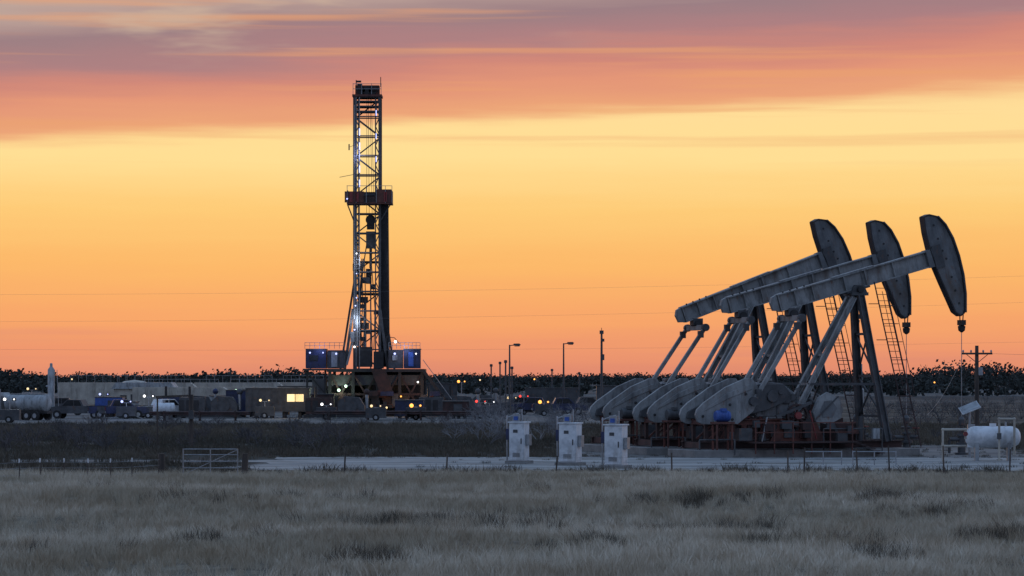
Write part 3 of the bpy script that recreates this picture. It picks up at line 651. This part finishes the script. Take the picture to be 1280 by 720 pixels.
# ---------------------------------------------------------------- utility poles and lines
def upole(x,y,h,arm=1.9,arms=1,name='utility_pole'):
    b=B();b.cyl((0,0,0),(0,0,h),.17,'wood',.11,n=10)
    for k in range(arms):
        z=h-.5-k*1.1;b.box((0,-.14,z),(arm,.1,.12),'wood');b.bar((-arm*.35,-.15,z-.05),(0,-.15,z-.6),.04,.04,'wood');b.bar((arm*.35,-.15,z-.05),(0,-.15,z-.6),.04,.04,'wood')
        for s in(-.46,-.2,.2,.46): b.revolve((s*arm,-.14,z+.06),(0,0,1),[(0,.02),(.04,.06),(.12,.06),(.17,.03)],'galv',8)
    b.box((.22,0,h-1.6),(.28,.28,.5),'galv')
    return b.obj(name,loc=(x,y,0))
upole(at(1221,200),200,zt(432,200),1.9)
b=B()
def wire(p,q,sag,r=.018,n=24):
    p=Vector(p);q=Vector(q);pts=[]
    for i in range(n+1):
        t=i/n;c=p.lerp(q,t);c.z-=sag*4*t*(1-t);pts.append(c)
    b.tube(pts,r,'wirem',4)
for (z0,z1,s) in((11.0,14.2,1.2),(8.7,12.0,1.2),(6.6,8.0,1.0)): wire((-75,270,z0),(85,270,z1),s,.005)
b.obj('power_lines')
upole(-75,270,11.5,2.4,3);upole(85,270,14.6,2.4,3)
b=B();ux=at(1221,200);wire((ux+.9,199.9,5.4),(ux+40,215,6.5),.6,.007)
wire((ux-.85,199.9,5.4),(at(1150,175),172,1.9),.4,.007);b.obj('service_wires')
b=B();h=zt(494,180);b.cyl((0,0,0),(0,0,h),.12,'wood',n=8);b.bar((-2.0,0,h-.1),(.1,0,h-.02),.12,.12,'wood');b.cyl((-1.9,0,0),(-1.9,0,h-.1),.05,'wood',n=6);b.box((.02,-.15,h-1.1),(.3,.15,.5),'dgrey');b.obj('timber_post_frame',loc=(at(239,180),180,0))

# ---------------------------------------------------------------- control cabinets
def cabinet(u,vb,w,rot):
    Yd=CAMH*4000/(vb-470);b=B()
    b.box((0,0,.08),(w+.3,1.0,.16),'conc')
    b.box((0,0,1.02),(w,.7,1.72),'white');b.box((0,0,1.9),(w+.1,.82,.06),'white')
    b.box((-w*.0,-.36,1.0),(w*.9,.03,1.6),'white');b.box((w*.32,-.39,1.05),(.04,.04,.25),'black');b.box((-.05,-.385,1.5),(.22,.02,.14),'dgrey')
    for k in range(4): b.box((0,-.385,.35+.05*k),(w*.5,.02,.02),'dgrey')
    b.box((-w/2-.12,0,1.35),(.2,.4,.5),'dblue');b.box((w/2+.1,0,1.1),(.16,.35,.5),'galv')
    b.box((-.12,.1,2.1),(.34,.4,.36),'galv');b.cyl((.1,.1,1.9),(.1,.1,2.5),.03,'galv');b.box((-.12,-.12,2.08),(.2,.06,.18),'blue')
    b.cyl((-w/2-.3,.2,0),(-w/2-.3,.2,2.2),.04,'galv');b.cyl((-w/2-.3,.2,2.1),(-.1,.2,2.3),.03,'galv')
    return b.obj('electrical_cabinet',loc=(at(u,Yd),Yd,0),rot=rot,bevel=.012)
cabinet(649,580,.72,-.35);cabinet(713,582,.82,-.4);cabinet(770,586,.8,-.4)

# ---------------------------------------------------------------- tank + piping + solar panel
TY=150;T=empty('horizontal_tank',(at(1241,TY),TY,0),-.1)
b=B();b.revolve((-1.3,0,1.15),(1,0,0),[(0,.02),(.03,.2),(.12,.36),(.28,.46),(.45,.5),(2.15,.5),(2.32,.46),(2.48,.36),(2.57,.2),(2.6,.02)],'white',24)
b.cyl((0,0,1.6),(0,0,1.78),.16,'white');b.cyl((.6,0,1.6),(.6,0,1.85),.05,'galv');b.obj('shell',T)
b=B()
for x in(-.75,.75): b.poly([(x-.09,0),(x+.09,0),(x+.09,.9),(x-.09,.9)],-.42,.42,'pale')
b.obj('saddles',T)
b=B()
for p in([(-2.35,-.8,0),(-2.35,-.8,1.5),(-1.3,-.8,1.5),(-1.3,-.8,1.05)],[(.25,-.9,0),(.25,-.9,2.0),(.95,-.9,2.0),(.95,-.9,.3)],[(-2.35,.5,.7),(-1.2,.5,.7)],[(-2.35,-.8,.9),(-2.35,.5,.7)]): b.tube([Vector(q) for q in p],.055,'tan',8)
for p in((-2.35,-.8,1.5),(-1.3,-.8,1.5),(.25,-.9,2.0),(.95,-.9,2.0)): b.sph(p,.075,'tan',8)
b.box((.25,-.9,1.2),(.2,.2,.28),'dgrey');b.cyl((-1.3,-.8,1.3),(-1.3,-1.0,1.3),.11,'red');b.obj('piping',T)
b=B();px=at(1212,156)
b.cyl((0,0,0),(0,0,2.35),.06,'galv');Rm=Matrix.Rotation(math.radians(-22),3,'Y')@Matrix.Rotation(math.radians(28),3,'X')
b.box((0,0,2.45),(.95,.7,.05),'white',Rm);b.box(Rm@Vector((0,0,.04))+Vector((0,0,2.45)),(.88,.63,.02),'pale',Rm);b.box((.05,-.15,1.4),(.35,.25,.5),'galv');b.box((.0,-.1,.7),(.25,.2,.35),'white')
b.obj('solar_panel',loc=(px,156,0))
b=B();b.cyl((0,0,0),(0,0,3.2),.2,'pale',.18,n=16);b.cyl((0,0,3.2),(0,0,3.4),.18,'pale',.05,n=16);b.cyl((0,0,.0),(0,0,.2),.4,'conc');b.cyl((0,0,3.3),(0,0,4.7),.09,'pale',n=10);b.obj('separator_vessel',loc=(at(1076,185),185,0))
b=B()
for u0,u1 in((1006,1052),(1066,1120)):
    yy=143;xa,xb=at(u0,yy),at(u1,yy)
    for z in(.3,.62): b.cyl((xa,yy,z),(xb,yy,z),.022,'galv',n=6)
    for k in range(3):
        x=xa+(xb-xa)*k/2;b.cyl((x,yy,0),(x,yy,.66),.028,'galv',n=6)
b.obj('pipe_barricade')

# ---------------------------------------------------------------- fences / gate
def post(b,x,y,h,r=.05,m='wood'): b.cyl((x,y,float(gz(x,y))-.05),(x+random.uniform(-.06,.06),y,h+float(gz(x,y))),r,m,r*.9,n=7)
GY=126;b=B();x0,x1=at(229,GY),at(297,GY)
for z in(.12,.38,.64,.9,1.12): b.cyl((x0,GY,z),(x1,GY,z),.02,'galv',n=7)
for x in(x0,(x0+x1)/2,x1): b.cyl((x,GY,.1),(x,GY,1.14),.026,'galv',n=7)
b.bar((x0,GY-.02,.12),(x1,GY-.02,1.1),.02,.03,'galv');b.obj('pipe_gate')
b=B()
for u in(201,305): post(b,at(u,GY),GY,.95,.14)
b.obj('gate_posts')
b=B();xsn=[]
for u,yy in((165,124),(138,123),(110,122),(80,121),(50,120),(24,119),(-5,118),(-40,117),(-80,116)):
    x=at(u,yy);post(b,x,yy,.74,.028,'wood');b.cyl((x,yy,.7+float(gz(x,yy))),(x,yy,.86+float(gz(x,yy))),.032,'white',n=7);xsn.append((x,yy))
xsn=[(at(201,GY),GY)]+xsn
for z in(.25,.5,.72):
    for p,q in zip(xsn[:-1],xsn[1:]): b.cyl((p[0],p[1],z+float(gz(*p))),(q[0],q[1],z+float(gz(*q))),.005,'galv',n=4)
b.obj('wire_fence')
b=B();q=[(at(305,GY),GY)]
for u in(430,558,695,840,985,1005,1072,1112,1180,1262,1330):
    yy=129+ (u-430)*.003;x=at(u,yy);post(b,x,yy,random.uniform(.7,.9) if u<900 else random.uniform(.9,1.2),.035,'wood');q.append((x,yy))
for z in(.3,.5,.68):
    for a,c in zip(q[:-1],q[1:]): b.cyl((a[0],a[1],z),(c[0],c[1],z),.005,'galv',n=4)
b.obj('wire_fence')

# ---------------------------------------------------------------- compound vehicles & plant
def wheels(b,xs_,w,r=.45):
    for x in xs_:
        for s in(-1,1):
            b.cyl((x,s*(w/2-.28),r),(x,s*w/2,r),r,'rubber',n=18);b.cyl((x,s*(w/2-.01),r),(x,s*(w/2+.02),r),r*.5,'galv',n=12)
def pickup(u,Yd,col,rot=0):
    b=B();w=1.9
    b.poly([(-2.8,.5),(-2.8,1.15),(-.9,1.18),(-.75,1.2),(-.45,1.78),(.85,1.8),(1.45,1.2),(2.55,1.08),(2.8,.95),(2.8,.5)],-w/2,w/2,col)
    for s in(-1,1): b.poly([(-.55,1.22),(-.33,1.7),(.15,1.72),(.15,1.22)],*sorted((s*w/2,s*(w/2+.015))),'glass');b.poly([(.22,1.22),(.22,1.72),(.8,1.72),(1.28,1.22)],*sorted((s*w/2,s*(w/2+.015))),'glass')
    wheels(b,(-1.8,1.8),w+.06,.4);b.box((2.82,0,.62),(.1,w*.95,.2),'galv');b.box((-2.82,0,.62),(.1,w*.95,.18),'galv');b.box((-1.85,0,1.2),(1.7,w-.2,.05),'black')
    for s in(-1,1): b.box((2.8,s*.7,.88),(.06,.3,.16),'galv');b.box((-2.81,s*.85,.95),(.04,.14,.3),'red')
    return b.obj('pickup_truck',loc=(at(u,Yd),Yd,0),rot=rot)
def tanker(u,Yd,rot=0,tm='white',cm='white',sc=1):
    E=empty('tank_truck',(at(u,Yd),Yd,0),rot);E.scale=(sc,sc,sc);b=B()
    b.poly([(2.0,.7),(2.0,2.6),(2.3,2.95),(3.2,2.95),(3.55,2.0),(4.7,1.75),(4.9,1.5),(4.9,.6),(2.0,.6)],-1.1,1.1,cm)
    for s in(-1,1): b.poly([(2.5,1.95),(2.5,2.7),(3.05,2.7),(3.35,1.95)],*sorted((s*1.1,s*1.12)),'glass')
    b.box((4.94,0,.7),(.15,2.2,.35),'galv');b.box((4.91,0,1.25),(.04,1.2,.6),'galv');b.cyl((1.8,1.0,.8),(1.8,1.0,3.3),.09,'galv')
    for s in(-1,1): b.sph((4.93,s*.85,1.15),.12,'galv',8)
    b.obj('cab',E)
    b=B();b.revolve((-3.9,0,1.85),(1,0,0),[(0,.4),(.08,.75),(.25,.92),(5.2,.92),(5.4,.75),(5.5,.4)],tm,22)
    for x in(-3,-1.2,.8): b.cyl((x-.04,0,1.85),(x+.04,0,1.85),.95,'galv',n=22)
    b.box((-1.2,-1.0,1.0),(2.4,.3,.5),'dgrey');b.cyl((-1.2,0,2.7),(-1.2,0,2.95),.28,'galv')
    b.box((-1.2,0,2.84),(4.6,.5,.05),'galv');b.tube([Vector(q) for q in((-3.6,-.98,1.1),(-2,-1.02,1.3),(0,-1.02,1.1))],.07,'black');b.obj('tank',E)
    b=B();b.box((.3,0,.85),(8.8,.9,.25),'black');wheels(b,(4.0,.2,-1.9,-3.0),2.4,.5);b.obj('chassis',E)
    return E
def trailer(name,u,Yd,L_,h,m,rot=0,win=None,wm='glass',z0=.6,d=2.5):
    b=B();b.box((0,0,z0+h/2),(L_,d,h),m);b.box((0,0,z0+h+.04),(L_+.15,d+.15,.08),'dgrey')
    k=int(L_/.6)
    for i in range(k+1): b.box((-L_/2+L_*i/k,-d/2-.02,z0+h/2),(.06,.05,h-.06),m)
    for x in(win or []): b.box((x,-d/2-.05,z0+h*.6),(.75,.04,h*.32),wm)
    b.box((L_/2-1.0,-d/2-.05,z0+h*.42),(.8,.04,h*.8),'dgrey')
    for x in(-L_*.35,-L_*.1,L_*.1,L_*.35): b.box((x,0,z0/2),(.3,d*.8,z0),'black')
    return b.obj(name,loc=(at(u,Yd),Yd,0),rot=rot)
def frac(u,Yd,L_=11,h=2.4,m='tan',rot=0):
    b=B();b.poly([(-L_/2,.5),(-L_/2,.5+h),(L_/2-.8,.5+h),(L_/2,.5+h*.75),(L_/2,.9),(L_/2-1.2,.5)],-1.2,1.2,m)
    for i in range(int(L_)): b.box((-L_/2+.5+i,-1.23,.6+h/2),(.1,.07,h-.35),m)
    for x in range(-4,5): b.bar((x,-1.15,.5+h),(x,-1.15,1.35+h),.035,.035,'galv',up=(1,0,0))
    b.bar((-4,-1.15,1.35+h),(4,-1.15,1.35+h),.04,.04,'galv');wheels(b,(-L_/2+1.2,-L_/2+2.2),2.3,.45);b.box((L_/2-1.5,0,.25),(.3,2,.5),'black')
    return b.obj('frac_tank',loc=(at(u,Yd),Yd,0),rot=rot)
def dome_tank(u,Yd,r,h,m='tan'):
    b=B();b.revolve((0,0,0),(0,0,1),[(0,r),(h,r),(h+.05,r+.06),(h+.12,r+.06),(h+.5,r*.6),(h+.65,.1)],m,28)
    for k in range(1,4): b.revolve((0,0,h*k/4),(0,0,1),[(0,r+.03),(.08,r+.03)],m,28)
    b.bar((r*.7,-r*.75,0),(r*.7,-r*.75,h+.8),.05,.05,'galv',up=(1,0,0));b.bar((r*.7+.4,-r*.7,0),(r*.7+.4,-r*.7,h+.8),.05,.05,'galv',up=(1,0,0))
    for z in np.arange(.3,h,.35): b.bar((r*.7,-r*.75,z),(r*.7+.4,-r*.7,z),.03,.03,'galv')
    return b.obj('storage_tank',loc=(at(u,Yd),Yd,0))
def lighttower(u,Yd,h,m='lw',r=.16):
    b=B();b.box((0,0,.7),(1.8,1.0,.9),'dgrey');wheels(b,(0,),1.3,.3);b.cyl((0,0,1.1),(0,0,h),.05,'galv',n=8);b.bar((-.5,0,h),(.5,0,h),.05,.05,'galv')
    for s in(-.4,.4): b.box((s,0,h+.12),(.3,.2,.25),'dgrey')
    b.sph((-.4,-.14,h+.12),r*.6,m,8);b.sph((.4,-.14,h+.12),r*.3,m,8)
    for s in(-1,1): b.bar((s*.6,0,.35),(s*1.5,0,.05),.06,.06,'galv')
    return b.obj('light_tower',loc=(at(u,Yd),Yd,0))
def pipe_rack(u,Yd,L_=9,n=10,rot=0):
    b=B()
    for x in(-L_*.35,0,L_*.35):
        b.box((x,0,.45),(.15,2.6,.15),'drust')
        for s in(-1.1,1.1): b.bar((x,s,0),(x,s,.9),.12,.12,'drust',up=(1,0,0))
    for k in range(n):
        for j in range(2): b.cyl((-L_/2+random.uniform(0,.4),-1+k*.22,.6+j*.17),(L_/2-random.uniform(0,.4),-1+k*.22,.6+j*.17),.08,'drust',n=8)
    return b.obj('pipe_rack',loc=(at(u,Yd),Yd,0),rot=rot)
def pumpskid(u,Yd,rot=0,m='dblue'):
    b=B();b.box((0,0,.25),(6,2.2,.3),'black');b.box((-1.6,0,1.2),(2.4,1.6,1.5),m);b.poly([(.2,.4),(.2,1.6),(.8,2.1),(2.2,2.0),(2.7,1.2),(2.7,.4)],-.8,.8,'dgrey')
    b.cyl((-1.9,0,1.9),(-1.9,0,3.0),.12,'black');b.cyl((1.4,-.9,1.2),(1.4,.9,1.2),.6,'dgrey',n=18);b.cyl((2.9,-.3,.8),(2.9,-.3,2.4),.15,'galv');b.sph((2.9,-.3,2.5),.3,m)
    for x in(-2.6,-1.9,-1.2): b.box((x,-.82,1.2),(.5,.04,1.0),'black')
    return b.obj('mud_pump',loc=(at(u,Yd),Yd,0),rot=rot)
tanker(24,290,rot=math.radians(150),tm='pale',cm='pale',sc=.85)
b=B();b.revolve((0,0,0),(0,0,1),[(0,.45),(.4,.45),(.45,.34),(4.6,.34),(4.75,.25),(4.9,.14),(5.2,.13),(5.25,.08)],'pale',20)
for s in(-.35,.35): b.bar((s+.45,-.3,0),(s*.3+.5,-.3,4.6),.05,.05,'galv',up=(0,1,0))
b.box((-.7,0,1.2),(.5,.7,1.6),'galv');b.cyl((-.5,0,3.0),(0,0,3.0),.1,'galv');b.obj('vertical_separator',loc=(at(64,310),310,0))
dome_tank(168,365,1.95,2.9);dome_tank(215,420,1.8,2.2);dome_tank(260,440,1.8,2.1)
for u,Yd in((228,345),(335,350),(415,372)): frac(u,Yd,10.5,2.3)
for u,Yd in((190,385),(300,390),(395,400),(130,395)): frac(u,Yd,11,2.7)
b=B();b.box((0,0,1.3),(6.5,4,2.6),'tan');b.poly([(-3.5,2.6),(3.5,2.6),(3.0,3.3),(-3.0,3.3)],-2.3,2.3,'pale')
for x in(-2.2,.2,2.0): b.box((x,-2.03,1.5),(.7,.05,.8),'glass')
b.box((-1.0,-2.03,1.0),(.8,.05,2.0),'dgrey');b.box((2.75,-2.03,1.0),(.6,.05,2.0),'pale');b.obj('site_building',loc=(at(182,352),352,0))
pickup(148,300,'dblue',.15);trailer('equipment_container',138,312,2.6,1.5,'blue',z0=.4);trailer('equipment_container',160,306,1.8,1.2,'pale',z0=.3)
pickup(203,305,'white',.6);pickup(98,300,'dgrey',3.0)
b=B();b.revolve((-1,0,1.0),(1,0,0),[(0,.2),(.1,.55),(1.9,.55),(2.0,.2)],'white',16);b.box((-.6,0,.3),(.2,.9,.6),'dgrey');b.box((.6,0,.3),(.2,.9,.6),'dgrey');b.cyl((0,0,1.5),(0,0,1.8),.12,'galv');b.obj('fuel_tank',loc=(at(205,292),292,0),rot=.3)
trailer('office_trailer',348,305,6.0,2.2,'dgrey',win=(1.3,2.1),wm='ly')
trailer('office_trailer',385,330,6.0,2.3,'tan',win=(-1.5,),wm='ly')
trailer('equipment_container',310,310,4.0,2.0,'dblue');trailer('generator_trailer',545,335,4.2,2.6,'dgrey',rot=.1)
trailer('equipment_container',512,300,2.6,1.4,'dblue',z0=.3);trailer('equipment_container',285,318,3.4,1.7,'pale',z0=.3)
trailer('equipment_container',402,312,2.4,1.9,'drust',z0=.3);trailer('equipment_container',245,322,3.0,1.5,'dgrey',z0=.3);trailer('equipment_container',570,300,2.4,1.3,'drust',z0=.3)
pumpskid(420,300,m='drust');pumpskid(262,305,m='dgrey');pumpskid(560,310,m='dgrey');pumpskid(585,330,.3,'dgrey');pumpskid(232,312,.1,'dblue')
pipe_rack(460,290,10);pipe_rack(250,285,9,rot=.05);pipe_rack(560,288,7)
pickup(605,315,'dgrey',.2);pickup(672,330,'dblue',3.1);pickup(700,325,'dblue',.05);pickup(730,335,'dgrey',.1);pickup(655,345,'dgrey',3);pickup(75,325,'dgrey',.1)
trailer('equipment_container',690,360,6,2.0,'dgrey');trailer('equipment_container',780,350,6,2.3,'dgrey');trailer('equipment_container',830,360,6,2.4,'drust')
for u,Yd,h,m in((331,300,1.6,'ly'),(389,306,1.8,'ly'),(12,272,1.9,'lw'),(186,300,2.0,'lw'),(300,330,2.4,'lg'),(577,420,zt(478,420),'lo'),(601,300,1.5,'lr'),(612,305,1.4,'lw'),(130,330,2.0,'lb'),(655,330,1.8,'lr'),(40,320,2.6,'ly'),(275,345,1.9,'ly'),(520,290,1.2,'lo'),(640,335,1.6,'ly'),(408,292,1.3,'lw'),(158,298,1.5,'lb'),(217,318,1.4,'lo'),(470,286,1.2,'ly'),(680,318,1.3,'lo')): lighttower(u,Yd,h,m,.2 if m!='lo' else .3)
b=B()
for u,v,m in((90,474,'ly'),(600,475,'ly'),(668,474,'lo'),(1168,478,'lo')):
    yy=820;x=at(u,yy);z=zt(v,yy);b.cyl((x,yy,0),(x,yy,z),.1,'dgrey',n=5);b.sph((x,yy-.15,z),.2,m,8)
b.obj('farm_yard_lamps')
for u,Yd,c in((365,300,(1,.7,.3)),(330,296,(1,.85,.6)),(186,295,(.7,.85,1)),(20,275,(.8,.9,1)),(146,294,(.3,.4,1)),(255,325,(1,.9,.7))): plight('yard_lamp',(at(u,Yd),Yd,2.2),60,c)

# ---------------------------------------------------------------- camera
cd=bpy.data.cameras.new('camera');cd.lens=112.5;cd.sensor_width=36;cd.shift_y=110/1280;cd.clip_end=12000;cd.clip_start=1
co=bpy.data.objects.new('camera',cd);S.collection.objects.link(co);co.location=(0,0,CAMH);co.rotation_euler=(math.radians(90),0,0);S.camera=co
